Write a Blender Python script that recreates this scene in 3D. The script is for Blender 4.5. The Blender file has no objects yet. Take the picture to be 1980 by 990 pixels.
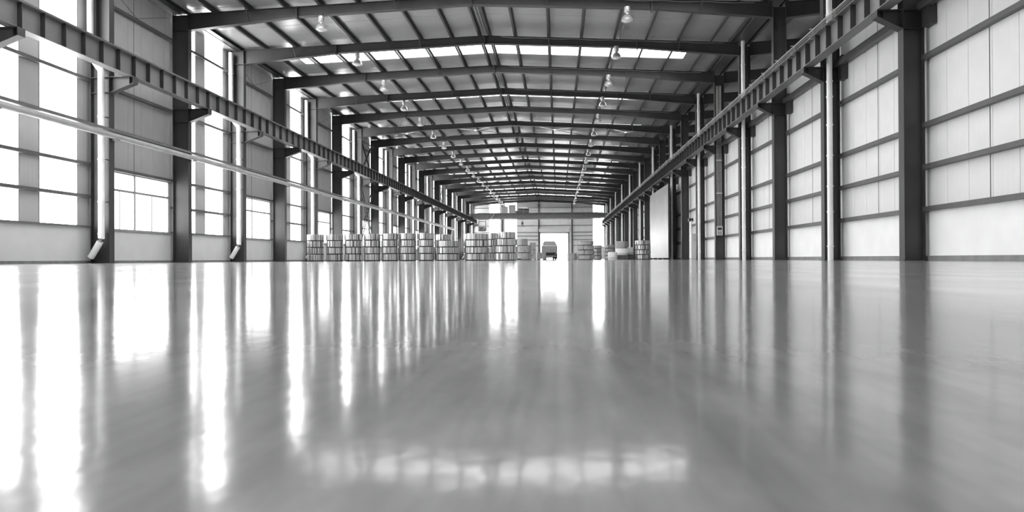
import bpy, bmesh, math, random
from mathutils import Matrix, Vector
random.seed(7)
sc = bpy.context.scene
col = sc.collection

# ------------------------------------------------------------------ camera
F, YAW, PITCH, ROLL, CAMH = 1271.2, 0.07033, 0.004606, 0.004332, 0.104
cam_d = bpy.data.cameras.new('camera')
cam = bpy.data.objects.new('camera', cam_d)
col.objects.link(cam)
sc.camera = cam
cam_d.sensor_width = 36.0
cam_d.lens = F / 1980.0 * 36.0
cam_d.clip_start = 0.01
cam_d.clip_end = 2000
cam.matrix_world = (Matrix.Translation((0, 0, CAMH)) @ Matrix.Rotation(YAW, 4, 'Z')
                    @ Matrix.Rotation(math.pi / 2 + PITCH, 4, 'X') @ Matrix.Rotation(-ROLL, 4, 'Z'))
cam_d.dof.use_dof = True
cam_d.dof.focus_distance = 45.0
cam_d.dof.aperture_fstop = 8.0

# ------------------------------------------------------------------ world, exposure
world = bpy.data.worlds.new('world')
sc.world = world
world.use_nodes = True
bg = world.node_tree.nodes['Background']
bg.inputs['Color'].default_value = (1, 1, 1, 1)
bg.inputs['Strength'].default_value = 7.0          # flat overcast sky
DAY = 9.0                                           # daylight glowing through translucent wall strips
DAYROOF = 7.0
sc.view_settings.view_transform = 'Standard'
sc.view_settings.look = 'None'
sc.view_settings.gamma = 1.0
sc.view_settings.use_curve_mapping = False
sc.view_settings.exposure = 0.2

# ------------------------------------------------------------------ measures
Y0, S, NL = 20.86, 6.0, 21
def fy(k): return Y0 + S * k
YN, YF = fy(-4), fy(NL) + 0.4          # near and far end walls
XL, XR = -19.05, 10.47                 # inner column faces
XLO, XRO = -19.90, 11.09               # outer column faces
XWL, XWR = -20.10, 11.25               # wall faces
XC = -4.3
ROOF_L, ROOF_C, ROOF_R = 12.88, 13.37, 12.55
def rtop(x):                            # top of the rafters
    if x <= XC: return ROOF_C + (x - XC) * (ROOF_C - ROOF_L) / (XC - XL)
    if x <= 10.78: return ROOF_C - (x - XC) * (ROOF_C - ROOF_R) / (XR - XC)
    return rtop(10.78) + (x - 10.78) * 0.05

# ------------------------------------------------------------------ materials
def mat(name, c, rough=0.5, metal=0.0, vary=0.0, vscale=1.0, bump=0.0, bscale=20.0, stretch=(1, 1, 1), spec=0.5):
    m = bpy.data.materials.new(name)
    m.use_nodes = True
    nt = m.node_tree
    b = nt.nodes['Principled BSDF']
    b.inputs['Base Color'].default_value = (c, c, c, 1)
    b.inputs['Roughness'].default_value = rough
    b.inputs['Metallic'].default_value = metal
    b.inputs['Specular IOR Level'].default_value = spec
    tc = nt.nodes.new('ShaderNodeTexCoord')
    mp = nt.nodes.new('ShaderNodeMapping')
    mp.inputs['Scale'].default_value = stretch
    nt.links.new(tc.outputs['Object'], mp.inputs['Vector'])
    if vary:
        n = nt.nodes.new('ShaderNodeTexNoise')
        n.inputs['Scale'].default_value = vscale
        n.inputs['Detail'].default_value = 4
        nt.links.new(mp.outputs['Vector'], n.inputs['Vector'])
        r = nt.nodes.new('ShaderNodeMapRange')
        r.inputs[1].default_value = 0.3; r.inputs[2].default_value = 0.7
        r.inputs[3].default_value = c * (1 - vary); r.inputs[4].default_value = min(1, c * (1 + vary))
        nt.links.new(n.outputs['Fac'], r.inputs[0])
        nt.links.new(r.outputs[0], b.inputs['Base Color'])
    if bump:
        n2 = nt.nodes.new('ShaderNodeTexNoise')
        n2.inputs['Scale'].default_value = bscale
        nt.links.new(mp.outputs['Vector'], n2.inputs['Vector'])
        bp = nt.nodes.new('ShaderNodeBump')
        bp.inputs['Strength'].default_value = bump
        bp.inputs['Distance'].default_value = 0.02
        nt.links.new(n2.outputs['Fac'], bp.inputs['Height'])
        nt.links.new(bp.outputs['Normal'], b.inputs['Normal'])
    return m

def emit(name, e):
    m = bpy.data.materials.new(name)
    m.use_nodes = True
    b = m.node_tree.nodes['Principled BSDF']
    b.inputs['Base Color'].default_value = (.8, .8, .8, 1)
    b.inputs['Roughness'].default_value = 0.4
    b.inputs['Emission Color'].default_value = (1, 1, 1, 1)
    b.inputs['Emission Strength'].default_value = e
    return m

def panel_mat(name, c, axis, rough=0.45, spec=0.5, bump=0.22):
    """painted sheet: fine ribs along the panel and a faint weathering"""
    m = mat(name, c, rough, 0, vary=0.05, vscale=0.8, spec=spec)
    nt = m.node_tree
    b = nt.nodes['Principled BSDF']
    tc = nt.nodes['Texture Coordinate']
    w = nt.nodes.new('ShaderNodeTexWave')
    w.wave_type = 'BANDS'; w.bands_direction = axis
    w.inputs['Scale'].default_value = 1.6
    w.inputs['Distortion'].default_value = 0.0
    nt.links.new(tc.outputs['Object'], w.inputs['Vector'])
    bp = nt.nodes.new('ShaderNodeBump')
    bp.inputs['Strength'].default_value = bump
    bp.inputs['Distance'].default_value = 0.012
    nt.links.new(w.outputs['Fac'], bp.inputs['Height'])
    nt.links.new(bp.outputs['Normal'], b.inputs['Normal'])
    return m

M = dict(
    steel=mat('painted_steel', 0.047, 0.42, vary=0.18, vscale=0.9, bump=0.05, bscale=14),
    steel_mid=mat('grey_painted_steel', 0.15, 0.42, vary=0.15, vscale=1.2),
    beam=mat('runway_beam_paint', 0.19, 0.45, vary=0.15, vscale=0.8),
    girt_r=mat('girt_paint', 0.09, 0.42, vary=0.15, vscale=1.2),
    near=mat('dark_end_wall', 0.22, 0.6),
    pipe=mat('grey_pipe_paint', 0.42, 0.4, vary=0.1, vscale=2),
    purlin=mat('purlin_steel', 0.055, 0.45, vary=0.15, vscale=1.0),
    galv=mat('galvanised_steel', 0.45, 0.35, metal=0.6, vary=0.15, vscale=4),
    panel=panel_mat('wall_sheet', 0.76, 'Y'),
    panel_l=panel_mat('shaded_wall_sheet', 0.48, 'Y'),  # darker copy of the wall sheet; the window wall's shade is in its colour
    girt_l=mat('window_wall_girt_paint', 0.11, 0.45, vary=0.15, vscale=1.2),
    panel_far=panel_mat('end_wall_sheet', 0.62, 'Z'),
    roof=panel_mat('roof_sheet', 0.34, 'Y', rough=0.23, spec=1.0, bump=0.02),
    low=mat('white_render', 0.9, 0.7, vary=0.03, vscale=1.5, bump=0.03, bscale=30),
    low_l=mat('shaded_render', 0.66, 0.7, vary=0.03, vscale=1.5, bump=0.03, bscale=30),  # low wall render darkened, shade of the window side put into the colour
    base=mat('skirting_paint', 0.22, 0.5, vary=0.2, vscale=3),
    seal=mat('joint_seal', 0.04, 0.6),
    pvc=mat('white_plastic_pipe', 0.9, 0.35, vary=0.05, vscale=3),
    strip=emit('daylight_sheet', DAY),
    pane=emit('daylight_glass', DAY * 0.5),
    skylight=emit('roof_daylight_sheet', DAYROOF),
    frame=mat('window_frame_paint', 0.3, 0.4),
    lampmetal=mat('lamp_aluminium', 0.5, 0.3, metal=0.5),
    lampglass=mat('lamp_glass', 0.75, 0.12),
    black=mat('black_rubber', 0.03, 0.6),
    wood=mat('rough_timber', 0.10, 0.8, vary=0.3, vscale=6),
    matte_wrap=mat('paper_wrap', 0.36, 0.6, vary=0.25, vscale=4, bump=0.2, bscale=12),
    white_wrap=mat('white_film_wrap', 0.82, 0.3, vary=0.08, vscale=4, bump=0.1, bscale=10),
    crate=mat('weathered_crate', 0.34, 0.7, vary=0.3, vscale=5),
    strap=mat('steel_strap', 0.16, 0.35, metal=0.6),
    boxgrey=mat('cabinet_enamel', 0.55, 0.4),
    crane=mat('crane_paint', 0.12, 0.4, vary=0.15, vscale=2),
    crane_pale=mat('crane_cabinet_paint', 0.34, 0.4, vary=0.1, vscale=2),
    truck=mat('truck_paint', 0.3, 0.45, vary=0.2, vscale=3),
    tarp=mat('truck_tarpaulin', 0.36, 0.7, vary=0.2, vscale=3),
    tail=mat('tail_lamp', 0.3, 0.2),
    concrete=mat('yard_concrete', 0.55, 0.9, vary=0.1, vscale=0.6),
    gloss=None, coil=None, floor=None,
)

def coil_mat():
    m = bpy.data.materials.new('bright_strip_coil')
    m.use_nodes = True
    nt = m.node_tree; b = nt.nodes['Principled BSDF']
    b.inputs['Metallic'].default_value = 0.75
    b.inputs['Roughness'].default_value = 0.32
    tc = nt.nodes.new('ShaderNodeTexCoord')
    g = nt.nodes.new('ShaderNodeTexGradient'); g.gradient_type = 'RADIAL'
    nt.links.new(tc.outputs['Object'], g.inputs['Vector'])
    oi = nt.nodes.new('ShaderNodeObjectInfo')
    ad = nt.nodes.new('ShaderNodeMath'); ad.operation = 'ADD'
    mu = nt.nodes.new('ShaderNodeMath'); mu.operation = 'MULTIPLY'; mu.inputs[1].default_value = 13.0
    nt.links.new(oi.outputs['Random'], mu.inputs[0])
    nt.links.new(g.outputs['Fac'], ad.inputs[0]); nt.links.new(mu.outputs[0], ad.inputs[1])
    n = nt.nodes.new('ShaderNodeTexNoise'); n.noise_dimensions = '1D'
    n.inputs['Scale'].default_value = 30; n.inputs['Detail'].default_value = 5; n.inputs['Roughness'].default_value = 0.7
    nt.links.new(ad.outputs[0], n.inputs['W'])
    r = nt.nodes.new('ShaderNodeMapRange')
    r.inputs[1].default_value = 0.36; r.inputs[2].default_value = 0.62
    r.inputs[3].default_value = 0.05; r.inputs[4].default_value = 0.8
    nt.links.new(n.outputs['Fac'], r.inputs[0])
    nt.links.new(r.outputs[0], b.inputs['Base Color'])
    bp = nt.nodes.new('ShaderNodeBump'); bp.inputs['Strength'].default_value = 0.5; bp.inputs['Distance'].default_value = 0.01
    nt.links.new(n.outputs['Fac'], bp.inputs['Height']); nt.links.new(bp.outputs['Normal'], b.inputs['Normal'])
    return m
M['coil'] = coil_mat()

def gloss_mat():
    m = mat('polished_sheet', 0.27, 0.33, metal=0.35, vary=0.12, vscale=0.7, bump=0.06, bscale=1.2, stretch=(1, .4, 1))
    return m
M['gloss'] = gloss_mat()

def floor_mat():
    m = bpy.data.materials.new('polished_epoxy_floor')
    m.use_nodes = True
    nt = m.node_tree; b = nt.nodes['Principled BSDF']
    L = nt.links.new
    tc = nt.nodes.new('ShaderNodeTexCoord')
    def noise(scale, stretch, detail=4, rough=0.55):
        mp = nt.nodes.new('ShaderNodeMapping'); mp.inputs['Scale'].default_value = stretch
        L(tc.outputs['Object'], mp.inputs['Vector'])
        n = nt.nodes.new('ShaderNodeTexNoise'); n.inputs['Scale'].default_value = scale
        n.inputs['Detail'].default_value = detail; n.inputs['Roughness'].default_value = rough
        L(mp.outputs['Vector'], n.inputs['Vector'])
        return n.outputs['Fac']
    def rng(v, a, c, d, e):
        r = nt.nodes.new('ShaderNodeMapRange')
        for i, x in enumerate((a, c, d, e)): r.inputs[i + 1].default_value = x
        L(v, r.inputs[0]); return r.outputs[0]
    def math2(op, a, c):
        k = nt.nodes.new('ShaderNodeMath'); k.operation = op
        for i, x in enumerate((a, c)):
            if isinstance(x, (int, float)): k.inputs[i].default_value = x
            else: L(x, k.inputs[i])
        return k.outputs[0]
    mott = math2('MULTIPLY', rng(noise(1.3, (1, 0.5, 1), 6, 0.65), 0.3, 0.7, 0.91, 1.09), rng(noise(24, (1, 0.4, 1), 4, 0.6), 0.34, 0.66, 0.91, 1.09))
    fine = rng(noise(26, (1, 0.35, 1), 3), 0.3, 0.7, 0.94, 1.06)
    streak = math2('MULTIPLY', rng(noise(1.0, (12, 0.12, 1), 4), 0.3, 0.7, 0.93, 1.07), rng(noise(1.0, (70, 0.5, 1), 3), 0.3, 0.7, 0.94, 1.06))
    v = math2('MULTIPLY', math2('MULTIPLY', mott, fine), streak)
    v = math2('MULTIPLY', v, 0.31)
    L(v, b.inputs['Base Color'])
    L(rng(noise(2.2, (1, 0.3, 1), 4), 0.3, 0.7, 0.09, 0.14), b.inputs['Roughness'])
    b.inputs['IOR'].default_value = 1.52
    h = math2('ADD', noise(5.0, (1, 0.6, 1), 2), math2('MULTIPLY', noise(45, (1, .6, 1), 2), 0.3))
    bp = nt.nodes.new('ShaderNodeBump'); bp.inputs['Strength'].default_value = 1.0; bp.inputs['Distance'].default_value = 0.0006
    L(h, bp.inputs['Height']); L(bp.outputs['Normal'], b.inputs['Normal'])
    return m
M['floor'] = floor_mat()

# ------------------------------------------------------------------ mesh helpers
class MB:
    def __init__(s): s.v = []; s.f = []
    def poly(s, ring0, ring1):
        n = len(ring0); b = len(s.v)
        s.v += [tuple(p) for p in ring0] + [tuple(p) for p in ring1]
        s.f.append(tuple(b + i for i in range(n)))
        s.f.append(tuple(b + n + i for i in reversed(range(n))))
        for i in range(n):
            j = (i + 1) % n
            s.f.append((b + i, b + n + i, b + n + j, b + j))
        return s
    def box(s, x0, x1, y0, y1, z0, z1):
        return s.poly([(x0, y0, z0), (x1, y0, z0), (x1, y1, z0), (x0, y1, z0)],
                      [(x0, y0, z1), (x1, y0, z1), (x1, y1, z1), (x0, y1, z1)])
    def xz(s, pts, y0, y1): return s.poly([(x, y0, z) for x, z in pts], [(x, y1, z) for x, z in pts])
    def yz(s, pts, x0, x1): return s.poly([(x0, y, z) for y, z in pts], [(x1, y, z) for y, z in pts])
    def xy(s, pts, z0, z1): return s.poly([(x, y, z0) for x, y in pts], [(x, y, z1) for x, y in pts])
    def tube(s, path, r, n=10):
        path = [Vector(p) for p in path]; rings = []
        for i, p in enumerate(path):
            d = (path[min(i + 1, len(path) - 1)] - path[max(i - 1, 0)]).normalized()
            a = Vector((0, 0, 1)) if abs(d.z) < 0.9 else Vector((1, 0, 0))
            u = d.cross(a).normalized(); w = d.cross(u)
            rr = r[i] if isinstance(r, (list, tuple)) else r
            rings.append([p + u * rr * math.cos(t) + w * rr * math.sin(t) for t in [2 * math.pi * k / n for k in range(n)]])
        return s.rings(rings)
    def rings(s, rings):
        n = len(rings[0]); b = len(s.v)
        for R in rings: s.v += [tuple(p) for p in R]
        for i in range(len(rings) - 1):
            for k in range(n):
                j = (k + 1) % n
                s.f.append((b + i * n + k, b + i * n + j, b + (i + 1) * n + j, b + (i + 1) * n + k))
        s.f.append(tuple(b + k for k in reversed(range(n))))
        e = b + (len(rings) - 1) * n
        s.f.append(tuple(e + k for k in range(n)))
        return s
    def lathe(s, prof, n=20, c=(0, 0, 0), closed=False):
        b = len(s.v); m = len(prof)
        for r, z in prof:
            for k in range(n):
                t = 2 * math.pi * k / n
                s.v.append((c[0] + r * math.cos(t), c[1] + r * math.sin(t), c[2] + z))
        for i in range(m if closed else m - 1):
            i2 = (i + 1) % m
            for k in range(n):
                j = (k + 1) % n
                s.f.append((b + i * n + k, b + i * n + j, b + i2 * n + j, b + i2 * n + k))
        if not closed:
            s.f.append(tuple(b + k for k in reversed(range(n))))
            s.f.append(tuple(b + (m - 1) * n + k for k in range(n)))
        return s
    def bar(s, a, c, w, h=None):
        """rectangular bar between two points"""
        a = Vector(a); c = Vector(c); h = h or w
        d = (c - a).normalized()
        up = Vector((0, 0, 1)) if abs(d.z) < 0.95 else Vector((1, 0, 0))
        u = d.cross(up).normalized() * (w / 2); q = u.cross(d).normalized() * (h / 2)
        return s.poly([a - u - q, a + u - q, a + u + q, a - u + q], [c - u - q, c + u - q, c + u + q, c - u + q])
    def mesh(s, name, m, smooth=False):
        me = bpy.data.meshes.new(name)
        me.from_pydata(s.v, [], s.f)
        bm = bmesh.new(); bm.from_mesh(me)
        bmesh.ops.recalc_face_normals(bm, faces=bm.faces)
        if smooth:
            for f in bm.faces: f.smooth = True
            for e in bm.edges:
                if len(e.link_faces) == 2 and e.calc_face_angle(0) > 0.7: e.smooth = False
        bm.to_mesh(me); bm.free()
        me.materials.append(m)
        return me

def put(name, me, parent=None, loc=(0, 0, 0)):
    o = bpy.data.objects.new(name, me)
    col.objects.link(o)
    o.location = loc
    if parent is not None: o.parent = parent
    return o
def part(name, mb, m, parent, loc=(0, 0, 0), smooth=False): return put(name, mb.mesh(name, M[m], smooth), parent, loc)
def tag(o, label, cat=None, group=None, kind=None):
    o['label'] = label
    if cat: o['category'] = cat
    if group: o['group'] = group
    if kind: o['kind'] = kind
    return o
def thing(name, label, cat, loc=(0, 0, 0), group=None, kind=None):
    o = bpy.data.objects.new(name, None)
    o.empty_display_size = 0.2
    col.objects.link(o); o.location = loc
    return tag(o, label, cat, group, kind)
def dup(root, loc, label, name=None):
    r = root.copy(); col.objects.link(r); r.location = loc; r['label'] = label
    def rec(src, dst):
        for ch in list(src.children):
            c = ch.copy(); col.objects.link(c); c.parent = dst
            rec(ch, c)
    rec(root, r)
    return r
ORD = ('first second third fourth fifth sixth seventh eighth ninth tenth eleventh twelfth thirteenth fourteenth fifteenth '
       'sixteenth seventeenth eighteenth nineteenth twentieth twenty-first twenty-second twenty-third twenty-fourth').split()

# ================================================================== structure
XB = 25.4      # far side of the neighbouring bay
fl = part('floor', MB().box(-20.3, XB + .2, YN - .2, YF, -0.25, 0), 'floor', None)
tag(fl, 'wide glossy grey epoxy floor of the hall', 'floor', kind='structure')
yard = part('ground', MB().box(-90, 90, YF + .01, 330, -0.3, -0.04), 'concrete', None)
tag(yard, 'bright concrete yard outside the far door', 'ground', kind='structure')

# ---- left wall
wl = thing('wall_left', 'left wall of pale sheet panels between tall daylight strips', 'wall', kind='structure')
PT = 13.0
def wall_panel_mesh(w, z0, z1, sx):
    """sheet w wide along Y with chamfered edges; face at x = 0 looking towards +sx"""
    t = 0.06; g = 0.018
    pts = [(-sx * t, 0), (-sx * 0.03, 0), (0, g), (0, w - g), (-sx * 0.03, w), (-sx * t, w)]
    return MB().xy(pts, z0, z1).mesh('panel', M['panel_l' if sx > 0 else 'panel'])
_pm = {}
def wall_panel(parent, x, y0, y1, z0, z1, sx):
    k = (round(y1 - y0, 3), z0, z1, sx)
    if k not in _pm: _pm[k] = wall_panel_mesh(y1 - y0, z0, z1, sx)
    return put('panel', _pm[k], parent, (x, y0, 0))
LOWZ = 1.55
wn = 0
lowm = {}
def low_wall(parent, x, y0, y1, z1, sx, m):
    k = (round(y1 - y0, 3), z1, sx)
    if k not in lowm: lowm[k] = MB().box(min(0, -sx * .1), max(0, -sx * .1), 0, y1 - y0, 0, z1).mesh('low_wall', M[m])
    return put('low_wall', lowm[k], parent, (x, y0, 0))
GL = (1.57, 2.85, 4.23, 5.98, 7.84, 9.7, 11.54)
strip_mesh = {}
def tall_strip(y0, y1):
    global wn
    wn += 1
    w = thing('window_%d' % wn, 'tall translucent daylight strip, %s from the camera in the left wall' % ORD[min(len(ORD) - 1, ts[0])], 'window', (XWL, y0, 0), kind='structure')
    ts[0] += 1
    k = round(y1 - y0, 3)
    if k not in strip_mesh:
        zs = (LOWZ, 4.23, 7.84, 11.54, PT)
        strip_mesh[k] = [MB().box(-.05, -.035, 0.004, k - .004, zs[i], zs[i + 1]).mesh('pane', M['strip']) for i in range(4)]
        strip_mesh[k].append(MB().box(-.06, 0.004, 0, .03, LOWZ, PT).box(-.06, 0.004, k - .03, k, LOWZ, PT).mesh('frame', M['frame']))
    for me in strip_mesh[k][:4]: put('pane', me, w)
    put('frame', strip_mesh[k][4], w)
ts = [0]
sw = [0]
WZ0, WZ1 = 1.5, 4.16
swm = {}
def small_window(y0, y1):
    global wn
    wn += 1
    w = thing('window_%d' % wn, '%s low framed window from the camera in the left wall' % ORD[sw[0]], 'window', (XWL, y0, 0), kind='structure')
    sw[0] += 1
    k = y1 - y0
    if not swm:
        ym = k * 0.43
        zt = 3.33
        panes = []
        for a, b in ((.06, ym - .03), (ym + .03, k - .06)):
            for c, d in ((WZ0 + .06, zt - .03), (zt + .03, WZ1 - .05)):
                panes.append(MB().box(-.05, -.04, a, b, c, d).mesh('pane', M['pane']))
        fr = MB().box(-.07, .02, 0, .06, WZ0, WZ1).box(-.07, .02, k - .06, k, WZ0, WZ1)
        fr.box(-.07, .02, .06, k - .06, WZ0, WZ0 + .06).box(-.07, .02, .06, k - .06, WZ1 - .05, WZ1)
        fr.box(-.07, .02, .06, k - .06, zt - .05, zt + .05)
        fr.box(-.07, .02, ym - .05, ym + .05, WZ0 + .06, zt - .05).box(-.07, .02, ym - .05, ym + .05, zt + .05, WZ1 - .05)
        for y in (ym * .5, ym + (k - ym) * .5): fr.box(-.06, -.02, y - .025, y + .025, WZ0 + .06, zt - .05)
        swm['p'] = panes; swm['f'] = fr.mesh('frame', M['frame'])
        swm['s'] = MB().box(-.02, .10, -.02, k + .02, WZ0 - .05, WZ0).mesh('sill', M['frame'])
    for me in swm['p']: put('pane', me, w)
    put('frame', swm['f'], w); put('sill', swm['s'], w)

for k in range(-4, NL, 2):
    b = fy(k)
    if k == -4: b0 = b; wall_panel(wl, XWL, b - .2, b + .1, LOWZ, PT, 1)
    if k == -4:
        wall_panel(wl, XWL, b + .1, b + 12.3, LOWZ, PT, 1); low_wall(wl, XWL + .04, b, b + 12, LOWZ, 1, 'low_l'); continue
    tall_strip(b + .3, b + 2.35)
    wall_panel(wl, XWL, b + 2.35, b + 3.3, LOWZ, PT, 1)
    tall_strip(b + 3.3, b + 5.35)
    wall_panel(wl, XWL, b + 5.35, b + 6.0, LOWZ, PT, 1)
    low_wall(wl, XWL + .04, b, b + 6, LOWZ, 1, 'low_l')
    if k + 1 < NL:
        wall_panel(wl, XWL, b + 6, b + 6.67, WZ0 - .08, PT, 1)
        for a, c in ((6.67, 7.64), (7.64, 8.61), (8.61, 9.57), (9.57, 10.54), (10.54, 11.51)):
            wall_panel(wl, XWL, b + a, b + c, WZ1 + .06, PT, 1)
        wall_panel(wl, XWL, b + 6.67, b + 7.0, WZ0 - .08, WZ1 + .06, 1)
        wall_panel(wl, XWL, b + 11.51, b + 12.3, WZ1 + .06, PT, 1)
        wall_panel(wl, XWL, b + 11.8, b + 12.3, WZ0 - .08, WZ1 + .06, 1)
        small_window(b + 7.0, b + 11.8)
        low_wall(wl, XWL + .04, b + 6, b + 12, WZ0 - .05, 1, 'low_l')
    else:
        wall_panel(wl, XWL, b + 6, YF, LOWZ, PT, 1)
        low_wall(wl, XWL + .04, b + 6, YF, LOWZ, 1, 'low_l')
# girts and joint strips on the left wall
gm = MB().yz([(0, -.07), (6, -.07), (6, .07), (0, .07)], 0, .18)
gm = MB().xz([(0, -.07), (.18, -.07), (.18, .07), (.165, .07), (.165, -.05), (.015, -.05), (.015, .07), (0, .07)], 0, 6).mesh('girt', M['girt_l'])
gm_sill = MB().box(0, .16, 0, 6, -.04, .03).mesh('sill_girt', M['steel_mid'])
seal_l = MB().box(0, .006, -.012, .012, WZ1 + .07, PT - .1).mesh('joint_strip', M['seal'])
for k in range(-1, NL):
    for z in GL[1:]:
        if k % 2 == 0 or z > 3.5: put('girt', gm, wl, (XWL + .002, fy(k), z))
    put('sill_girt', gm_sill, wl, (XWL + .002, fy(k), 1.57)) if k % 2 == 0 else None
    if k % 2: put('joint_strip', seal_l, wl, (XWL + .002, fy(k) + 3.03, 0))

# ---- right partition wall (open to the next bay above)
wr = thing('wall_right', 'right partition wall of white sheet panels above a white low wall', 'wall', kind='structure')
RZ1 = 9.3
for k in range(-4, NL):
    b = fy(k)
    for a in range(6): wall_panel(wr, XWR, b + a, b + a + 1, LOWZ, RZ1, -1)
    low_wall(wr, XWR - .04, b, b + 6, LOWZ, -1, 'low')
wall_panel(wr, XWR, fy(NL), YF, LOWZ, RZ1, -1); low_wall(wr, XWR - .04, fy(NL), YF, LOWZ, -1, 'low')
wall_panel(wr, XWR, YN - .2, YN, 0, RZ1, -1)
gr = MB().xz([(0, -.07), (-.18, -.07), (-.18, .07), (-.165, .07), (-.165, -.05), (-.015, -.05), (-.015, .07), (0, .07)], 0, 6).mesh('girt', M['girt_r'])
seal_r = MB().box(-.006, 0, -.012, .012, LOWZ + .02, RZ1).mesh('joint_strip', M['seal'])
strut = MB().xz([(0, -.12), (-.2, -.12), (-.2, .12), (0, .12)], 0, 6).mesh('tie_beam', M['girt_r'])
gusset = MB().box(-.24, -.02, -.55, -.17, 7.05, 7.98).mesh('gusset', M['steel'])
for k in range(-1, NL):
    for z in (1.57, 2.85, 4.12, 6.18): put('girt', gr, wr, (XWR - .002, fy(k), z))
    put('gusset', gusset, wr, (XWR, fy(k), 0))
    put('tie_beam', strut, wr, (XWR - .12, fy(k), 7.72))
    put('joint_strip', seal_r, wr, (XWR - .002, fy(k) + 3.1, 0))

o = part('baseboard_left', MB().box(XWL, XWL + .10, YN, YF, 0, .11), 'base', None)
tag(o, 'dark skirting strip along the foot of the left wall', 'baseboard', kind='structure')
o = part('baseboard_right', MB().box(XWR - .10, XWR, YN, YF, 0, .15), 'base', None)
tag(o, 'grey skirting strip along the foot of the right wall', 'baseboard', kind='structure')

# ---- near end wall (behind the camera) and neighbouring bay shell
o = part('wall_near', MB().box(-20.3, XB + .2, YN - .3, YN - .2, 0, 14), 'near', None)
tag(o, 'plain dark end wall behind the camera', 'wall', kind='structure')
o = part('wall_neighbour', MB().box(XB, XB + .1, YN - .2, YF, 0, 14), 'panel', None)
tag(o, 'pale outer wall of the neighbouring bay beyond the partition', 'wall', kind='structure')

# ---- roof
ce = thing('ceiling', 'grey ribbed sheet roof over dark purlins', 'ceiling', kind='structure')
PH = 0.21
_rm = {}
def roof_panel(x0, x1, y0, y1, m='roof', name='roof_panel', parent=None, lift=0.0):
    k = (x0, x1, round(y1 - y0, 3), m, lift)
    if k not in _rm:
        z0, z1 = rtop(x0) + PH + lift, rtop(x1) + PH + lift
        w = y1 - y0; g = .025
        mb = MB()
        sect = [(0, .06), (0, .03), (g, 0), (w - g, 0), (w, .03), (w, .06)]
        mb.poly([(x0, y, z0 + z) for y, z in sect], [(x1, y, z1 + z) for y, z in sect])
        _rm[k] = mb.mesh(name, M[m])
    return put(name, _rm[k], parent or ce, (0, y0, 0))
SKX0, SKX1 = -16.7, 8.0
sky_n = 0
for k in range(-5, NL):
    b = fy(k)
    odd = k % 2 != 0
    lo = max(YN - .3, b + (0.85 if odd else -0.15))
    e = 3.85 if k <= 3 or k >= 15 else 3.05
    cuts = [(b + .85, b + e), (b + e, b + 5.85)] if odd else [(b - .15, b + 2.9), (b + 2.9, b + 6.85)]
    for i, (a, c) in enumerate(cuts):
        a = max(a, YN - .3); c = min(c, YF)
        if c - a < .1: continue
        if odd and i == 0:
            roof_panel(-20.3, SKX0, a, c); roof_panel(SKX1, 10.78, a, c)
            sky_n += 1
            w = thing('window_%d' % (wn + sky_n), '%s white daylight strip from the camera across the roof' % ORD[sky_n - 1], 'skylight', kind='structure')
            xs = [SKX0, -15.8, -13.9, -12.03, -10.12, -8.15, -6.27, -4.3, -2.47, -.49, 1.41, 3.35, 5.19, 7.02, SKX1]
            for x0, x1 in zip(xs[:-1], xs[1:]):
                roof_panel(x0, x1, a, c, 'skylight', 'pane', w)
            fr = MB()
            for yy in (a, c - .05):
                for x0, x1 in ((SKX0, XC), (XC, SKX1)):
                    fr.poly([(x0, yy, rtop(x0) + PH - .04), (x0, yy + .05, rtop(x0) + PH - .04), (x0, yy + .05, rtop(x0) + PH), (x0, yy, rtop(x0) + PH)],
                            [(x1, yy, rtop(x1) + PH - .04), (x1, yy + .05, rtop(x1) + PH - .04), (x1, yy + .05, rtop(x1) + PH), (x1, yy, rtop(x1) + PH)])
            part('frame', fr, 'steel_mid', w)
            roof_panel(10.78, 16.5, a, c); roof_panel(22.5, XB + .2, a, c)
            roof_panel(16.5, 22.5, a, c, 'skylight', 'pane', w)  # added glowing pane, out of view, to light the neighbouring bay
        else:
            roof_panel(-20.3, XC, a, c); roof_panel(XC, 10.78, a, c); roof_panel(10.78, XB + .2, a, c)
roof_panel(-20.3, XC, fy(NL) - .15, YF + .1); roof_panel(XC, 10.78, fy(NL) - .15, YF + .1); roof_panel(10.78, XB + .2, fy(NL) - .15, YF + .1)

# ---- far end wall
wf = thing('wall_far', 'far end wall of grey sheet with dark posts, tall windows and an open door', 'wall', (0, YF, 0), kind='structure')
DX0, DX1, DZ = -3.97, 2.13, 5.75
holes = [(-15.5, -13.0, 2.6, 12.5), (-12.0, -9.2, 2.6, 12.75), (7.68, 10.18, 2.85, 12.1), (DX0, DX1, 0, DZ)]
def far_col(x0, x1, z0, z1, name='panel'):
    t = .08
    sect = [(x0 + .01, 0), (x1 - .01, 0), (x1, .03), (x1, t), (x0, t), (x0, .03)]
    return part(name, MB().xy(sect, z0, z1), 'panel_far', wf)
xs = [-20.3, -18.9, -17.2, -15.5, -13.0, -12.0, -9.2, -7.4, -5.7, -3.97, -1.9, .15, 2.13, 4.0, 5.85, 7.68, 10.18, 11.4]
for x0, x1 in zip(xs[:-1], xs[1:]):
    h = [q for q in holes if q[0] <= x0 + .01 and q[1] >= x1 - .01]
    top = min(rtop(x0), rtop(x1)) + .2
    if not h: far_col(x0, x1, 0, top)
    else:
        q = h[0]
        if q[2] > 0: far_col(x0, x1, 0, q[2])
        far_col(x0, x1, q[3], top)
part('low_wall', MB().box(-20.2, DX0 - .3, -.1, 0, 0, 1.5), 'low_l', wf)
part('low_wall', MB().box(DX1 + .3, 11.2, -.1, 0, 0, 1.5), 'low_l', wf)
part('panel', MB().box(11.2, XB + .2, 0, .08, 0, 14), 'panel_far', wf)
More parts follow.
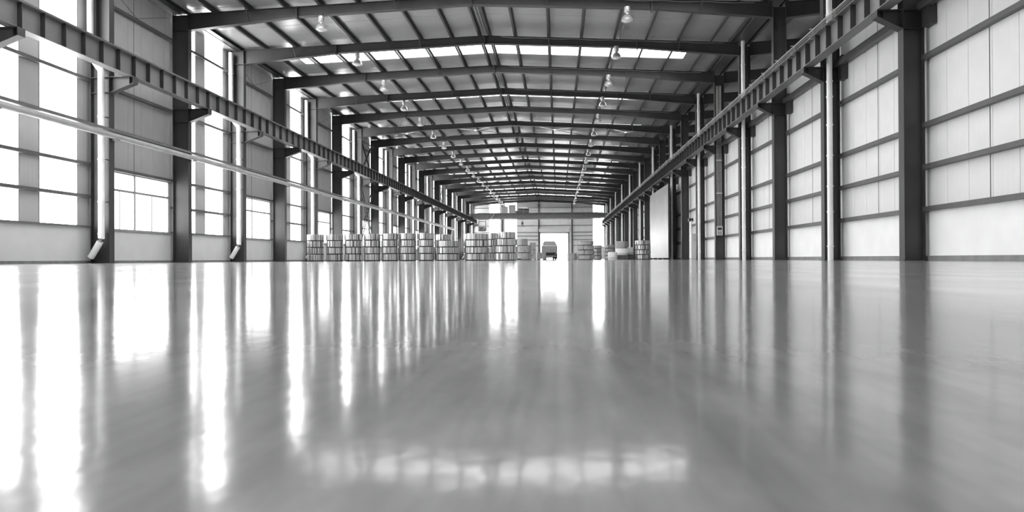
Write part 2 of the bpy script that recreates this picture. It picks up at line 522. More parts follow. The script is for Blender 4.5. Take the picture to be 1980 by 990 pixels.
for z in (3.1, 4.4, 5.25, 6.05, 7.55, 10.25, 11.5):
    for x0, x1 in ((-20, -15.5), (-9.2, -4.45), (-4.15, 2.95), (3.25, 7.68)):
        if z < 6.8 and x0 == -4.15: continue
        part('girt', MB().box(x0, x1, -.2, 0, z - .06, z + .06), 'steel_mid', wf)
for x in (-12.5, -4.3, 3.1):
    p = part('post', MB().box(x - .15, x + .15, -.3, -.28, 0, rtop(x)).box(x - .01, x + .01, -.28, -.06, 0, rtop(x)).box(x - .15, x + .15, -.06, -.04, 0, rtop(x)), 'steel', wf)
for i, q in enumerate(holes[:3]):
    wn += 1
    w = thing('window_%d' % (wn + sky_n), ['left tall bright window of the far end wall', 'second tall bright window from the left in the far end wall',
              'tall bright window at the right end of the far wall'][i], 'window', (0, YF, 0), kind='structure')
    zz = [q[2], 4.4, 7.55, 10.25, q[3]]
    for a, b in zip(zz[:-1], zz[1:]): part('pane', MB().box(q[0], q[1], .04, .055, a, b), 'strip', w)
    part('frame', MB().box(q[0], q[0] + .05, 0, .08, q[2], q[3]).box(q[1] - .05, q[1], 0, .08, q[2], q[3]), 'frame', w)
d = thing('door_1', 'open roller door with pale frame in the far end wall', 'door', (0, YF, 0), kind='structure')
part('door_frame', MB().box(DX0 - .3, DX0, -.12, .1, 0, DZ + .9).box(DX1, DX1 + .3, -.12, .1, 0, DZ + .9), 'steel_mid', d)
part('roller_housing', MB().box(DX0 - .3, DX1 + .3, -.55, 0, DZ + .35, DZ + 1.1), 'boxgrey', d)
part('curtain_edge', MB().box(DX0, DX1, -.06, .0, DZ - .02, DZ + .35), 'boxgrey', d)

# ================================================================== steel columns
def make_column(side):
    xi, xo = (XL, XLO) if side < 0 else (XR, XRO)
    s = 1 if side < 0 else -1              # towards the hall
    xb = 0.0                               # local origin at the inner face
    D = abs(xo - xi); top = 12.86 if side < 0 else 12.34
    zb, zt, zc, tip = (7.68, 7.95, 7.28, 1.08) if side < 0 else (7.46, 7.64, 7.06, .76)
    t = thing('steel_column', '', 'column', (xi, 0, 0), 'steel columns of the hall frames')
    fw = .16
    b = lambda x0, x1, *r: MB().box(min(x0, x1), max(x0, x1), *r)
    part('inner_flange', b(0, -s * .02, -fw, fw, .02, top), 'steel', t)
    part('outer_flange', b(-s * (D - .02), -s * D, -fw, fw, .02, top), 'steel', t)
    part('web', b(-s * .02, -s * (D - .02), -.008, .008, .02, top), 'steel', t)
    part('base_plate', b(s * .06, -s * (D + .04), -.2, .2, 0, .02), 'steel', t)
    for z in (zc, zt - .02, 12.05 if side < 0 else 11.82):
        part('stiffener', b(-s * .02, -s * (D - .02), -.14, .14, z - .01, z + .01), 'steel', t)
    pts = [(0, zc), (s * tip, zb), (s * tip, zt), (0, zt)]
    br = part('bracket', MB().xz(pts, -.01, .01), 'steel', t)
    part('bracket_flange', MB().xz([(0, zc - .02), (s * tip, zb - .02), (s * tip, zb), (0, zc)], -.16, .16), 'steel', br)
    part('bracket_plate', MB().xz([(0, zt - .02), (s * tip, zt - .02), (s * tip, zt), (0, zt)], -.16, .16), 'steel', br)
    part('bracket_stiffener', b(s * (tip - .22), s * (tip - .2), -.14, .14, zb - .03, zt - .02).box(min(s * tip, s * (tip - .02)), max(s * tip, s * (tip - .02)), -.16, .16, zb, zt - .02), 'steel', br)
    return t
for side, where in ((-1, 'along the left window wall'), (1, 'along the right partition wall')):
    proto = make_column(side)
    for k in range(0, NL + 1):
        lab = '%s dark steel H-column from the camera %s' % (ORD[k], where)
        if k == 0: proto.location.y = fy(0); proto['label'] = lab
        else: dup(proto, (proto.location.x, fy(k), 0), lab)

# ================================================================== rafters
RP = [(XL, 12.05, ROOF_L), (-13.3, 12.58, rtop(-13.3)), (XC, 12.92, ROOF_C), (4.65, 12.44, rtop(4.65)), (XR, 11.83, ROOF_R)]
def make_rafter():
    t = thing('roof_rafter', '', 'rafter', (0, 0, 0), 'rafters of the hall roof')
    web = MB()
    for (x0, a0, b0), (x1, a1, b1) in zip(RP[:-1], RP[1:]):
        web.xz([(x0, a0), (x1, a1), (x1, b1), (x0, b0)], -.008, .008)
    part('web', web, 'steel', t)
    bf = MB(); tf = MB()
    for (x0, a0, b0), (x1, a1, b1) in zip(RP[:-1], RP[1:]):
        bf.xz([(x0, a0 - .018), (x1, a1 - .018), (x1, a1), (x0, a0)], -.15, .15)
        tf.xz([(x0, b0 - .016), (x1, b1 - .016), (x1, b1), (x0, b0)], -.15, .15)
    part('bottom_flange', bf, 'steel', t)
    part('top_flange', tf, 'steel', t)
    for x, a, b in RP[1:4]:
        part('splice_plate', MB().box(x - .03, x + .03, -.17, .17, a - .12, b + .0), 'steel', t)
    for x in (-15.8, -8.15, -.49, 7.02):
        z = rtop(x)
        for q in range(4):
            if RP[q][0] <= x <= RP[q + 1][0]:
                u = (x - RP[q][0]) / (RP[q + 1][0] - RP[q][0]); zb = RP[q][1] + u * (RP[q + 1][1] - RP[q][1])
        part('fly_brace', MB().bar((x, -.65, z + .02), (x, -.13, zb + .02), .05, .05).bar((x, .65, z + .02), (x, .13, zb + .02), .05, .05), 'steel', t)
    return t
proto = make_rafter()
for i, k in enumerate(range(2, NL + 1)):
    lab = '%s dark haunched roof rafter from the camera spanning the hall' % ORD[i]
    if i == 0: proto.location.y = fy(k); proto['label'] = lab
    else: dup(proto, (0, fy(k), 0), lab)
# rafters of the neighbouring bay seen above the partition
t = thing('roof_rafter', '', 'rafter', (0, 0, 0), 'rafters of the neighbouring bay')
NP = [(XRO, 11.80, rtop(XRO)), (16.8, 12.38, rtop(16.8)), (XB, 12.75, rtop(XB))]
w = MB(); bf = MB(); tf = MB()
for (x0, a0, b0), (x1, a1, b1) in zip(NP[:-1], NP[1:]):
    w.xz([(x0, a0), (x1, a1), (x1, b1), (x0, b0)], -.008, .008)
    bf.xz([(x0, a0 - .018), (x1, a1 - .018), (x1, a1), (x0, a0)], -.15, .15)
    tf.xz([(x0, b0 - .016), (x1, b1 - .016), (x1, b1), (x0, b0)], -.15, .15)
part('web', w, 'steel', t); part('bottom_flange', bf, 'steel', t); part('top_flange', tf, 'steel', t)
for i, k in enumerate(range(2, NL + 1)):
    lab = '%s dark rafter from the camera of the neighbouring bay, right of the right columns' % ORD[i]
    if i == 0: t.location.y = fy(k); t['label'] = lab
    else: dup(t, (0, fy(k), 0), lab)

# ================================================================== purlins
def purlin(x, label, gp, w=.1):
    z = rtop(x)
    sect = [(-w, 0), (w * .2, 0), (w * .2, .015), (-w * .1, .015), (-w * .1, .19), (w, .19), (w, PH - .003), (-w * .3, PH - .003), (-w * .3, .015), (-w, .015)]
    o = part('roof_purlin', MB().xz(sect, YN, YF - .01), 'purlin', None, (x, 0, z + .001))
    tag(o, label, 'purlin', gp)
PLX = (-4.6, -6.27, -8.15, -10.12, -12.03, -13.9, -15.8, -17.7)
PRX = (-4.0, -2.47, -.49, 1.41, 3.35, 5.19, 7.02, 8.9)
for i, x in enumerate(PLX): purlin(x, '%s dark purlin left of the ridge running the length of the roof' % ORD[i], 'purlins of the left roof slope')
for i, x in enumerate(PRX): purlin(x, '%s dark purlin right of the ridge running the length of the roof' % ORD[i], 'purlins of the right roof slope')
for i, x in enumerate((12.3, 14.2, 16.1, 18.0, 20.0, 22.0, 24.0)):
    purlin(x, '%s purlin beyond the right columns in the neighbouring bay roof' % ORD[i], 'purlins of the neighbouring bay')
# eave strut and valley gutter
o = part('eave_strut', MB().xz([(-19.5, 12.885), (-19.2, 12.885), (-19.2, 12.90), (-19.33, 12.90), (-19.33, 13.04), (-19.2, 13.04), (-19.2, 13.055), (-19.5, 13.055), (-19.5, 13.04), (-19.37, 13.04), (-19.37, 12.90), (-19.5, 12.90)], YN, YF - .02), 'steel', None)
tag(o, 'dark eave beam along the column heads of the left wall', 'eave beam')
o = part('eave_gutter', MB().xz([(-20.05, 12.87), (-19.55, 12.87), (-19.55, 13.05), (-19.57, 13.05), (-19.57, 12.89), (-20.03, 12.89), (-20.03, 13.05), (-20.05, 13.05)], YN, YF - .02), 'galv', None)
tag(o, 'metal box gutter under the left eave behind the columns', 'gutter')
o = part('valley_gutter', MB().xz([(10.1, 12.73), (10.2, 12.57), (10.95, 12.57), (11.05, 12.73), (11.03, 12.735), (10.93, 12.61), (10.22, 12.61), (10.12, 12.735)], YN, YF - .02), 'purlin', None)
tag(o, 'dark valley gutter over the heads of the right columns', 'gutter')
for sx, xx in (('inner', 10.0), ('outer', 11.17)):
    o = part('gutter_beam', MB().xz([(xx - .06, 12.58), (xx + .06, 12.58), (xx + .06, 12.73), (xx - .06, 12.73)], YN, YF - .02), 'purlin', None)
    tag(o, 'steel beam under the %s edge of the right valley gutter' % sx, 'beam')

# ================================================================== crane runway beams
def runway(xc, z0, z1, s, y_first, label, cat='runway beam'):
    t = thing('crane_runway_beam', label, cat, (xc, 0, z0))
    H = z1 - z0; ya, yb = fy(-2), fy(NL) + .1
    part('bottom_flange', MB().box(-.2, .2, ya, yb, 0, .025), 'beam', t)
    part('top_flange', MB().box(-.22, .22, ya, yb, H - .025, H), 'beam', t)
    part('web', MB().box(-.008, .008, ya, yb, .025, H - .025), 'beam', t)
    r = MB().xz([(-.06, H), (.06, H), (.06, H + .02), (.015, H + .03), (.015, H + .09), (.035, H + .1), (.035, H + .13), (-.035, H + .13), (-.035, H + .1), (-.015, H + .09), (-.015, H + .03), (-.06, H + .02)], ya, yb)
    part('rail', r, 'steel_mid', t)
    sm = MB().box(min(0, s * .185), max(0, s * .185), -.007, .007, .025, H - .025).mesh('stiffener', M['steel'])  # darker than the beam: the unlit faces are put into the colour
    y = y_first
    while y - 1 > ya: y -= 1
    while y < yb:
        put('stiffener', sm, t, (0, y, 0)); y += 1
    return t
runway(-18.27, 7.965, 8.90, 1, 21.02, 'long dark crane runway beam on brackets along the left wall')
runway(9.92, 7.655, 8.55, -1, 21.60, 'long dark crane runway beam on brackets along the right wall')

# conductor bars on the right runway beam
t = thing('conductor_rail', 'bundle of four thin conductor bars along the top of the right runway beam', 'conductor rail', (9.66, 0, 0))
for i, (dx, z) in enumerate(((.06, 8.80), (.03, 8.70), (.0, 8.61), (-.02, 8.52))):
    part('bar', MB().tube([(dx, fy(-1), z), (dx, 135.3, z)], .016 if i else .024, 6), 'pipe' if i == 0 else 'steel_mid', t)
hm = MB().box(-.05, .12, -.02, .02, 8.46, 8.50).box(.06, .12, -.02, .02, 8.5, 8.86).box(-.04, .08, -.03, .03, 8.57, 8.585).box(-.03, .1, -.03, .03, 8.83, 8.86).mesh('holder', M['pipe'])
for k in range(58): put('holder', hm, t, (0, fy(-1) + 1 + 2 * k, 0))

# pipes along the left columns
t = thing('service_pipe', 'long pale service pipe clipped across the left columns at mid height', 'pipe', (-18.86, 0, 0))
part('pipe', MB().tube([(0, 12, 5.42), (0, 119.5, 5.42)], .125, 14), 'pipe', t, smooth=True)
part('cable_tray', MB().box(-.12, .10, 12, 119.5, 5.58, 5.62).box(.085, .10, 12, 119.5, 5.62, 5.69), 'steel_mid', t)
cm = MB().box(-.185, .16, -.03, .03, 5.24, 5.29).box(-.185, -.15, -.03, .03, 5.24, 5.6).mesh('clip', M['steel_mid'])
for k in range(0, 17): put('clip', cm, t, (0, fy(k), 0))

# ================================================================== downpipes
def ringmb(c, r, h=.05, n=14): return MB().lathe([(r, -h / 2), (r + .02, -h / 2), (r + .02, h / 2), (r, h / 2)], n, c, closed=True)
def downpipe_left():
    t = thing('downpipe', '', 'downpipe', (-19.28, 0, 0), 'downpipes on the left columns')
    part('pipe', MB().tube([(0, 0, 1.2), (0, 0, 8.1), (-.03, 0, 8.2), (-.45, 0, 8.75), (-.48, 0, 8.85), (-.48, 0, 12.68)], .125, 16), 'pvc', t, smooth=True)
    part('elbow', MB().tube([(0, 0, 1.22), (0, 0, 1.05), (-.05, 0, .92), (-.42, 0, .32), (-.48, 0, .25)], .13, 16), 'pvc', t, smooth=True)
    for z in (1.25, 2.6, 4.4, 6.2, 9.6, 11.4):
        x = 0 if z < 8 else -.48
        c = part('clamp', ringmb((x, 0, z), .125), 'pvc', t)
        part('clamp_arm', MB().box(x + .1, x + .2, 0, .28, z - .015, z + .015), 'steel', c)
    return t
def downpipe_right():
    t = thing('downpipe', '', 'downpipe', (10.62, 0, 0), 'downpipes on the right columns')
    part('pipe', MB().tube([(0, 0, .0), (0, 0, 12.56)], .105, 16), 'pvc', t, smooth=True)
    for z in (.55, 1.9, 2.9, 4.1, 5.3, 6.4, 7.0, 9.6, 11.2):
        part('clamp', ringmb((0, 0, z), .105), 'pvc', t)
    return t
for fn, where in ((downpipe_left, 'left'), (downpipe_right, 'right')):
    p0 = fn()
    for i, k in enumerate(range(1, NL + 1, 2)):
        lab = '%s white plastic downpipe from the camera on the %s columns' % (ORD[i], where)
        if i == 0: p0.location.y = fy(k) - .34; p0['label'] = lab
        else: dup(p0, (p0.location.x, fy(k) - .34, 0), lab)

# ================================================================== high-bay lamps
def make_lamp(rb):
    t = thing('high_bay_lamp', '', 'lamp', (0, 0, 0), 'hanging high-bay lamps')
    part('hook', MB().box(-.02, .02, -.02, .02, 12.46, rb).box(-.10, .10, -.03, .03, 12.455, 12.50).box(-.03, .03, -.02, .32, rb - .03, rb), 'steel', t)
    part('ballast_housing', MB().lathe([(.14, 12.17), (.15, 12.19), (.15, 12.45), (.13, 12.47)], 18), 'lampmetal', t, smooth=True)
    part('neck', MB().lathe([(.07, 12.08), (.09, 12.10), (.09, 12.17)], 14), 'lampmetal', t, smooth=True)
    rf = part('reflector', MB().lathe([(.09, 12.10), (.17, 12.04), (.24, 11.95), (.275, 11.84), (.285, 11.78), (.275, 11.78), (.26, 11.85), (.22, 11.94), (.15, 12.02), (.08, 12.07)], 22, closed=True), 'lampmetal', t, smooth=True)
    part('bulb_glass', MB().lathe([(.02, 11.70), (.13, 11.71), (.2, 11.75), (.27, 11.79), (.2, 11.80)], 18), 'lampglass', rf, smooth=True)
    return t
for x, rb, where in ((-11.95, 12.62, 'left'), (3.43, 12.46, 'right')):
    p0 = make_lamp(rb)
    for i, k in enumerate(range(2, NL + 1)):
        lab = '%s hanging high-bay lamp from the camera in the %s row' % (ORD[i], where)
        if i == 0: p0.location = (x, fy(k) - .3, 0); p0['label'] = lab
        else: dup(p0, (x, fy(k) - .3, 0), lab)
    xx = x + (-.25 if x < 0 else .22)
    o = part('lamp_conduit', MB().box(xx - .03, xx + .03, fy(1), fy(NL), rtop(xx) + .03, rtop(xx) + .09), 'galv', None)
    tag(o, 'pale metal conduit feeding the %s row of lamps along the roof' % where, 'conduit')
for i, x in enumerate((-4.38, -4.22)):
    o = part('ridge_conduit', MB().tube([(x, fy(1), rtop(x) + .1), (x, fy(NL), rtop(x) + .1)], .03, 6), 'galv', None)
    tag(o, '%s thin bright conduit running along the roof ridge' % ('left' if i == 0 else 'right'), 'conduit')
# thin cable sagging under each rafter top near the right
for i, k in enumerate(range(2, 8)):
    pts = []
    for q in range(25):
        x = XC + 1 + q * (9.6 - XC - 1) / 24
        pts.append((x, fy(k) - .18, rtop(x) - .06 - .05 * abs(math.sin(q * .8))))
    o = part('rafter_cable', MB().tube(pts, .012, 5), 'galv', None)
    tag(o, 'thin pale cable strung along the right half of the %s rafter from the camera' % ORD[i], 'cable')

# ================================================================== bracing
def laced(mb, a, b, off, rungs=True):
    a = Vector(a); b = Vector(b)
    mb.bar(a, b, .07, .07)
    c = Vector((0, off, 0)); mb.bar(a + c, b + c, .07, .07)
    if rungs:
        n = int((b - a).length / .55)
        for i in range(1, n):
            p = a.lerp(b, i / n); mb.bar(p, p + c, .04, .04)
for k, nm in ((7, 'nearer'), (14, 'farther')):
    t = thing('wall_cross_brace', '%s laced steel cross bracing between two left columns' % nm, 'bracing', (-19.45, fy(k), 0))
    for a, b in (((0, .3, 1.6), (0, 4.6, 7.2)), ((0.12, 4.6, 1.6), (0.12, .3, 7.2))):
        mb = MB(); laced(mb, a, b, .55); part('laced_diagonal', mb, 'steel', t)
    part('diagonal', MB().bar((0, .2, 8.0), (0, 5.2, 12.4), .12, .12), 'steel', t)
    part('diagonal', MB().bar((.12, 5.2, 8.0), (.12, .2, 12.4), .12, .12), 'steel', t)
    part('tie', MB().bar((0.06, .2, 11.9), (0.06, 5.2, 11.9), .1, .1), 'steel', t)
    for s in (0, 1):
        xs = [(-18.6, -11.95, 'outer left'), (-11.95, XC - .3, 'inner left'), (XC + .3, 3.4, 'inner right'), (3.4, 10.0, 'outer right')]
    for x0, x1, w in xs:
        t = thing('roof_cross_brace', '%s pair of crossed roof bracing rods in the %s braced bay' % (w, nm), 'bracing', (0, fy(k), 0))
        for ya, yb in ((.2, 5.8), (5.8, .2)):
            part('rod', MB().tube([(x0, ya, rtop(x0) - .14), (x1, yb, rtop(x1) - .14)], .035, 6), 'steel_mid', t)
        part('hub', MB().box((x0 + x1) / 2 - .12, (x0 + x1) / 2 + .12, 2.88, 3.12, rtop((x0 + x1) / 2) - .19, rtop((x0 + x1) / 2) - .09), 'boxgrey', t)

# thin diagonal sag rods in the left wall above the crane beam
for i, k in enumerate((1, 3, 5)):
    t = thing('sag_rod', 'thin diagonal sag rods high on the left wall, %s opaque bay from the camera' % ORD[i], 'tie rod', (XWL + .2, fy(k), 0))
    part('rod', MB().tube([(0, .4, 12.6), (0, 3.0, 11.6)], .012, 5), 'steel', t)
    part('rod', MB().tube([(0, 3.0, 11.6), (0, 5.6, 12.6)], .012, 5), 'steel', t)

# ================================================================== switch box on a right column
t = thing('switch_box', 'small pale electrical switch box with conduits on the fifth right column', 'switch box', (10.73, fy(4) - .1, 0))
bd = part('box_body', MB().box(-.19, .19, -.14, 0, 1.62, 2.24), 'boxgrey', t)
part('box_window', MB().box(-.13, .13, -.15, -.135, 1.98, 2.14), 'black', bd)
part('box_switch', MB().box(-.12, .12, -.155, -.135, 1.80, 1.85).box(-.12, .12, -.155, -.135, 1.70, 1.74), 'steel_mid', bd)
for x in (-.15, -.06, .04, .13): part('conduit', MB().tube([(x, -.05, 2.24), (x, -.05, 11.6)], .022, 8), 'galv', t)
for z in (6.6, 4.4): part('conduit_clamp', MB().box(-.19, .18, -.085, -.02, z, z + .07), 'boxgrey', t)

# cabinet and door-ish items in the right wall bays beyond
t = thing('wall_cabinet', 'grey wall cabinet with papers between the sixth and seventh right columns', 'cabinet', (10.75, fy(5) + 3.6, 0))
part('cabinet_body', MB().box(0, .4, -.4, .4, .0, 2.1), 'boxgrey', t)
part('cabinet_door', MB().box(-.02, 0, -.38, .38, .1, 2.05), 'low', t)
part('notice', MB().box(-.03, -.02, -.25, .25, 2.15, 3.1).box(0, .06, -.27, .27, 2.1, 3.15), 'white_wrap', t)
part('lamp_box', MB().box(-.15, .2, -.2, .2, 3.1, 3.35), 'steel', t)

# large polished panel standing against the right columns
t = thing('standing_panel', 'large pale polished metal panel standing against the right columns', 'panel', (9.9, 60.1, 0))
part('sheet', MB().box(0, .12, 0, 11.7, .14, 6.85), 'gloss', t)
part('edge_trim', MB().box(-.01, .14, -.06, 0, .14, 6.87).box(-.01, .14, 11.7, 11.76, .14, 6.87), 'steel', t)
for y in (.6, 3.6, 6.6, 9.6): part('skid', MB().box(-.35, .3, y, y + .9, 0, .14), 'black', t)
for i in range(14): part('slot', MB().box(-.006, 0, 1.1, 1.9, 3.0 + i * .22, 3.05 + i * .22), 'boxgrey', t)

# ================================================================== coils
_coil = {}
def coil(x, y, z, r, h, label, grp, m='coil'):
    k = (round(r, 2), round(h, 3), m)
    if k not in _coil:
        ri = r * .42; c = .012
        roll = MB().lathe([(ri, 0), (r - c, 0), (r, c), (r, h - c), (r - c, h), (ri, h)], 44, closed=True).mesh('roll', M[m], True)
        straps = []
        for a in (20, 140, 260):
            q = math.radians(a); cs, sn = math.cos(q), math.sin(q); w = .025
            def P(rad, off, zz): return (rad * cs - off * sn, rad * sn + off * cs, zz)
            s = MB()
            s.poly([P(r - .02, -w, 0), P(r + .006, -w, 0), P(r + .006, w, 0), P(r - .02, w, 0)],
                   [P(r - .02, -w, h + .003), P(r + .006, -w, h + .003), P(r + .006, w, h + .003), P(r - .02, w, h + .003)])
            s.poly([P(ri, -w, h), P(r, -w, h), P(r, w, h), P(ri, w, h)], [P(ri, -w, h + .003), P(r, -w, h + .003), P(r, w, h + .003), P(ri, w, h + .003)])
            straps.append(s.mesh('strap', M['strap']))
        _coil[k] = (roll, straps)
    t = thing('steel_coil', label, 'coil', (x, y, z), grp)
    t.rotation_euler.z = random.uniform(0, 6.28)
    put('roll', _coil[k][0], t)
    for s in _coil[k][1]: put('strap', s, t)
    return t
_sp = {}
LEV = {1: ('only',), 2: ('bottom', 'top'), 3: ('bottom', 'middle', 'top'), 4: ('bottom', 'second lowest', 'third', 'top')}
def stack(x, y, r, n, H, who, m='coil', rs=None, dxs=None):
    gap = .06; h = H / n - gap
    z = gap
    for i in range(n):
        rr = rs[i] if rs else r
        xo = (dxs[i] if dxs else 0) + random.uniform(-.025, .025)
        k = round(r, 2)
        if k not in _sp: _sp[k] = MB().box(-r * .86, r * .86, -.06, .06, 0, gap - .004).mesh('timber_spacer', M['wood'])
        for q in (-.4, .4):
            s = put('timber_spacer', _sp[k], None, (x, y + q * r, z - gap + (.004 if i else 0)))
            tag(s, '%s timber spacer under the %s coil of the %s' % ('front' if q < 0 else 'rear', LEV[n][i], who), 'timber spacer', 'timber spacers of the %s' % who)
        coil(x + xo, y + random.uniform(-.03, .03), z, rr, h, '%s coil of the %s' % (LEV[n][i], who), 'coils of the ' + who, m)
        z += h + gap
for i, (xc, top) in enumerate(((-17.71, 1.94), (-16.28, 1.94), (-14.91, 1.96), (-13.51, 1.97), (-12.19, 1.98), (-10.88, 1.99), (-9.53, 2.0))):
    stack(xc, 47, .60, 4, top, 'leftmost shiny stack' if i == 0 else ORD[i] + ' shiny stack from left')
stack(-7.95, 47, .83, 3, 1.43, 'three-high shiny stack')
stack(-5.88, 47, .90, 4, 1.92, 'broad flat-topped shiny stack')
stack(-3.81, 47, .88, 4, 2.03, 'broad shiny stack with narrow top', rs=(.9, .9, .8, .62), dxs=(0, 0, .05, .12))
stack(-9.3, 53, .62, 4, 2.12, 'shiny stack behind seventh one')
stack(-7.1, 55, .60, 4, 2.2, 'shiny stack behind three-high stack')
stack(-5.3, 53, .5, 4, 2.2, 'slim shiny stack between broad ones')
# right-hand side
stack(-3.25, 62, .68, 3, 2.0, 'dull stack left of lorry', 'matte_wrap', rs=(.68, .68, .5), dxs=(0, 0, -.15))
coil(1.28, 62, 0.0, .42, .62, 'lone dull wrapped coil on the floor right of the door', None, 'matte_wrap')
stack(2.56, 62, .79, 4, 1.77, 'dull stack right of door', 'matte_wrap', rs=(.82, .82, .8, .74))
stack(3.95, 67, .42, 4, 1.45, 'left of two small dull stacks', 'matte_wrap')
stack(5.0, 65.2, .48, 4, 1.45, 'right of two small dull stacks', 'matte_wrap')
stack(7.86, 62, .71, 4, 1.77, 'shiny stack beside standing panel')
stack(6.4, 68, .45, 3, 1.5, 'dull stack behind white packs', 'matte_wrap')
def crate(x, y, w, d, h, label, m='crate', z=0, slats=True):
    t = thing('crate', label, 'crate', (x, y, z))
    part('crate_body', MB().box(-w / 2, w / 2, -d / 2, d / 2, .1, h), m, t)
    part('runner', MB().box(-w / 2, -w / 2 + .1, -d / 2, d / 2, 0, .1).box(w / 2 - .1, w / 2, -d / 2, d / 2, 0, .1), 'wood', t)
    if slats:
        n = max(2, int(h / .3))
        for i in range(n):
            z0 = .12 + i * (h - .14) / n
            part('slat', MB().box(-w / 2 - .01, w / 2 + .01, -d / 2 - .025, -d / 2, z0, z0 + (h - .14) / n * .8), m, t)
    return t
def pack(x, y, r, h, z, label, rs=1.0):
    t = thing('wrapped_pack', label, 'wrapped pack', (x, y, z))
    part('film_wrap', MB().lathe([(r * .93, 0), (r, .04), (r, h - .05), (r * .94, h), (r * .3, h + .01)], 32), 'white_wrap', t, smooth=True)
    part('pallet_band', MB().lathe([(r, h * .2), (r + .008, h * .2), (r + .008, h * .24), (r, h * .24)], 32, closed=True), 'strap', t)
    return t
def pallet(x, y, w, d, h, label):
    t = thing('pallet', label, 'pallet', (x, y, 0))
    for i in range(5): part('deck_board', MB().box(-w / 2 + i * w / 5 + .01, -w / 2 + (i + 1) * w / 5 - .02, -d / 2, d / 2, h - .03, h), 'wood', t)
    for i in (-1, 0, 1): part('bearer', MB().box(-w / 2, w / 2, i * (d / 2 - .06) - .05, i * (d / 2 - .06) + .05, 0, h - .03), 'wood', t)
    return t
crate(-2.55, 66, .55, .9, 1.75, 'tall narrow crate left of the truck behind the dull coils')
crate(-1.62, 64, .8, 1.0, .74, 'low slatted crate on the floor in front of the truck')
pallet(-3.9, 58.5, 1.1, .8, .16, 'low flat pallet on the floor before the dull wrapped coils')
pallet(5.9, 62, 1.1, 1.1, .42, 'dark pallet under the tall white wrapped pack')
pack(5.9, 62, .56, .62, .42, 'white film-wrapped coil pack on the dark pallet')
coil(5.9, 62, 1.05, .55, .66, 'grey coil resting on the white film-wrapped pack', None, 'matte_wrap')
pallet(6.76, 62.8, .6, .8, .5, 'dark pallet under the narrow white pack beside the grey coil stack')
pack(6.76, 62.8, .33, .66, .5, 'narrow white wrapped pack left of the grey coil stack')
pack(4.9, 60, .42, .70, 0.0, 'low white wrapped pack on the floor in front of the small coil stacks')
crate(-6.75, 50, .34, .34, 2.1, 'tall slim pale crate in the gap left of the broad coil stack', 'white_wrap', slats=False)
crate(-4.6, 44.8, .5, .4, .14, 'flat timber bundle lying before the broad coil stacks', slats=False)
o = part('floor_channel', MB().box(-17.9, -3.2, 41.4, 41.5, 0, .012), 'black', None)
tag(o, 'thin dark cover strip across the floor before the coil row', 'floor strip')

# ================================================================== truck in the doorway
TX, TY = -1.39, 104.0
t = thing('truck', 'grey covered lorry seen from behind in front of the open far door', 'truck', (TX, TY, 0))
part('chassis', MB().box(-.45, -.3, 0, 6.4, .75, 1.0).box(.3, .45, 0, 6.4, .75, 1.0).box(-.9, .9, .0, .15, .55, .75).box(-.5, .5, .95, 1.45, .3, .75).box(-1.05, 1.05, .3, .9, .62, 1.08), 'black', t)
cb = part('cargo_body', MB().box(-1.25, 1.25, 0, 5.0, 1.1, 2.15), 'truck', t)
for i in range(12): part('side_board', MB().box(-1.2 + i * .2, -1.05 + i * .2, -.03, 0, 1.15, 2.1), 'truck', cb)
part('tailgate_rail', MB().box(-1.25, 1.25, -.05, 0, 2.12, 2.2), 'white_wrap', cb)
pts = [(-1.08, 2.15), (-1.02, 2.6), (-.9, 2.8), (-.7, 2.92), (.7, 2.92), (.9, 2.8), (1.02, 2.6), (1.08, 2.15)]
part('tarpaulin', MB().xz(pts, .02, 5.0), 'tarp', t)
for x in (-.8, -.4, 0, .4, .8): part('tarpaulin_rib', MB().box(x - .03, x + .03, 0, .03, 2.18, 2.8), 'tarp', t)
part('cab', MB().yz([(5.2, .6), (7.0, .6), (7.0, 1.6), (6.7, 2.5), (5.2, 2.55)], -1.15, 1.15), 'truck', t)
wm = MB()
wm.rings([[(xx, r * math.cos(a), .48 + r * math.sin(a)) for a in [2 * math.pi * q / 20 for q in range(20)]] for xx, r in ((-.14, .40), (-.11, .48), (.11, .48), (.14, .40))])
wm = wm.mesh('wheel', M['black'], True)
for x, y in ((-.95, 1.2), (-.62, 1.2), (.62, 1.2), (.95, 1.2), (-.95, 6.2), (.95, 6.2)): put('wheel', wm, t, (x, y, 0))
part('bumper', MB().box(-1.15, 1.15, -.12, -.02, .45, .6), 'truck', t)
for x in (-1.0, 1.0): part('mudguard', MB().box(x - .25, x + .25, .45, .5, .12, 1.0), 'black', t)
for x in (-.95, .95): part('tail_lamp', MB().box(x - .14, x + .14, -.06, -.02, .82, .95), 'tail', t)

# ================================================================== overhead travelling crane at the far end
CY = 138.0
t = thing('overhead_crane', 'dark overhead travelling crane bridging the hall near the far wall', 'crane', (0, CY, 0))
for y in (-1.3, 1.3):
    g = part('girder', MB().xz([(-18.4, 8.95), (-16.8, 8.5), (8.3, 8.5), (10.05, 8.75), (10.05, 9.55), (-18.4, 9.65)], y - .25, y + .25), 'crane', t)
    part('girder_rail', MB().box(-16.8, 8.3, y - .04, y + .04, 9.62, 9.75), 'steel_mid', g)
part('end_carriage', MB().box(-18.5, -18.05, -2.4, 2.4, 9.06, 9.6), 'crane', t)
part('end_carriage', MB().box(9.72, 10.15, -2.4, 2.4, 8.72, 9.3), 'crane', t)
part('walkway', MB().box(-17.5, 9.3, -2.3, -1.55, 9.55, 9.6), 'steel_mid', t)
rl = MB()
for z in (10.1, 10.6): rl.tube([(-17.5, -2.25, z), (9.3, -2.25, z)], .025, 6)
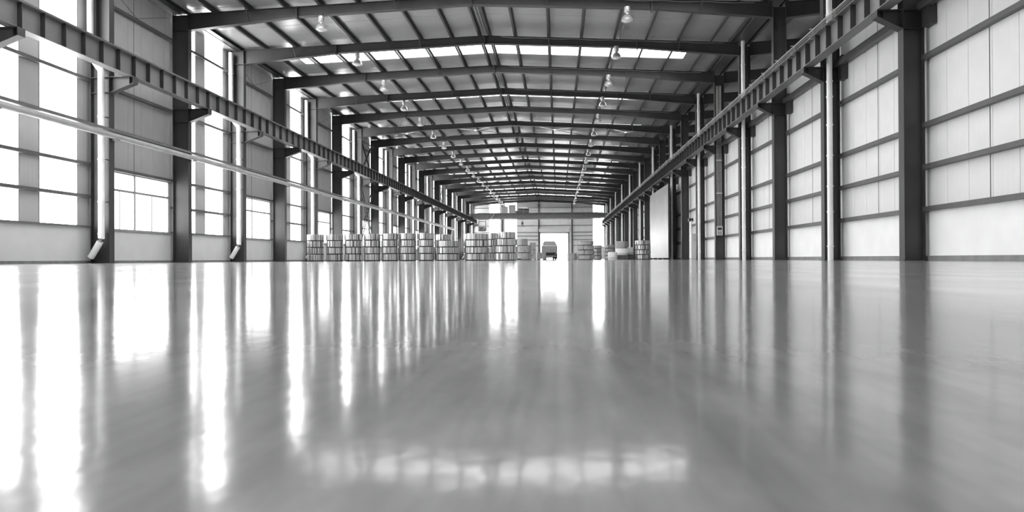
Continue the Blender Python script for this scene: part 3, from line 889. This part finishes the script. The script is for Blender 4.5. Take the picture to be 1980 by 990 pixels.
for i in range(19): rl.tube([(-17.5 + i * 1.488, -2.25, 9.6), (-17.5 + i * 1.488, -2.25, 10.6)], .025, 6)
part('railing', rl, 'galv', t)
for x0, x1, z1, m in ((-11.7, -10.4, 11.0, 'crane_pale'), (-10.2, -8.8, 11.35, 'crane_pale')):
    part('control_cabinet', MB().box(x0, x1, -2.2, -1.6, 9.6, z1), m, t)
tr = part('trolley', MB().box(-8.8, -5.6, -1.6, 1.6, 9.75, 10.15), 'crane', t)
part('hoist_drum', MB().rings([[(x, .55 * math.cos(a), 10.6 + .45 * math.sin(a)) for a in [2 * math.pi * q / 18 for q in range(18)]] for x in (-8.4, -6.4)]), 'crane', tr)
part('hoist_motor', MB().rings([[(x, -1.0 + .3 * math.cos(a), 10.45 + .3 * math.sin(a)) for a in [2 * math.pi * q / 14 for q in range(14)]] for x in (-7.4, -6.0)]), 'steel', tr)
part('hook_block', MB().box(-7.7, -7.3, -.2, .2, 7.3, 7.9).tube([(-7.6, 0, 7.9), (-7.6, 0, 10.2)], .03, 6).tube([(-7.4, 0, 7.9), (-7.4, 0, 10.2)], .03, 6).tube([(-7.5, 0, 7.3), (-7.5, 0, 7.05), (-7.35, 0, 6.9), (-7.2, 0, 7.0)], .06, 6), 'steel', tr)
part('cable_box', MB().box(-6.0, -4.5, -2.2, -1.7, 9.65, 10.45), 'boxgrey', t)
part('festoon_bar', MB().tube([(-6.5, -2.3, 11.55), (8.5, -2.3, 11.55)], .04, 6), 'galv', t)
st = MB(); laced(st, (-15.6, -2.3, 6.2), (-13.2, -2.3, 9.5), .6)
part('access_ladder', st, 'galv', t)
part('operator_cab', MB().box(-16.6, -15.0, -2.4, -1.0, 5.9, 6.0).box(-16.6, -15.0, -2.4, -1.0, 7.9, 8.0).box(-16.6, -16.5, -2.4, -2.3, 6, 7.9).box(-15.1, -15.0, -2.4, -2.3, 6, 7.9).box(-16.6, -16.5, -1.1, -1.0, 6, 8.5).box(-15.1, -15.0, -1.1, -1.0, 6, 8.5).box(-16.6, -15.0, -1.02, -1.0, 6, 6.9), 'crane', t)
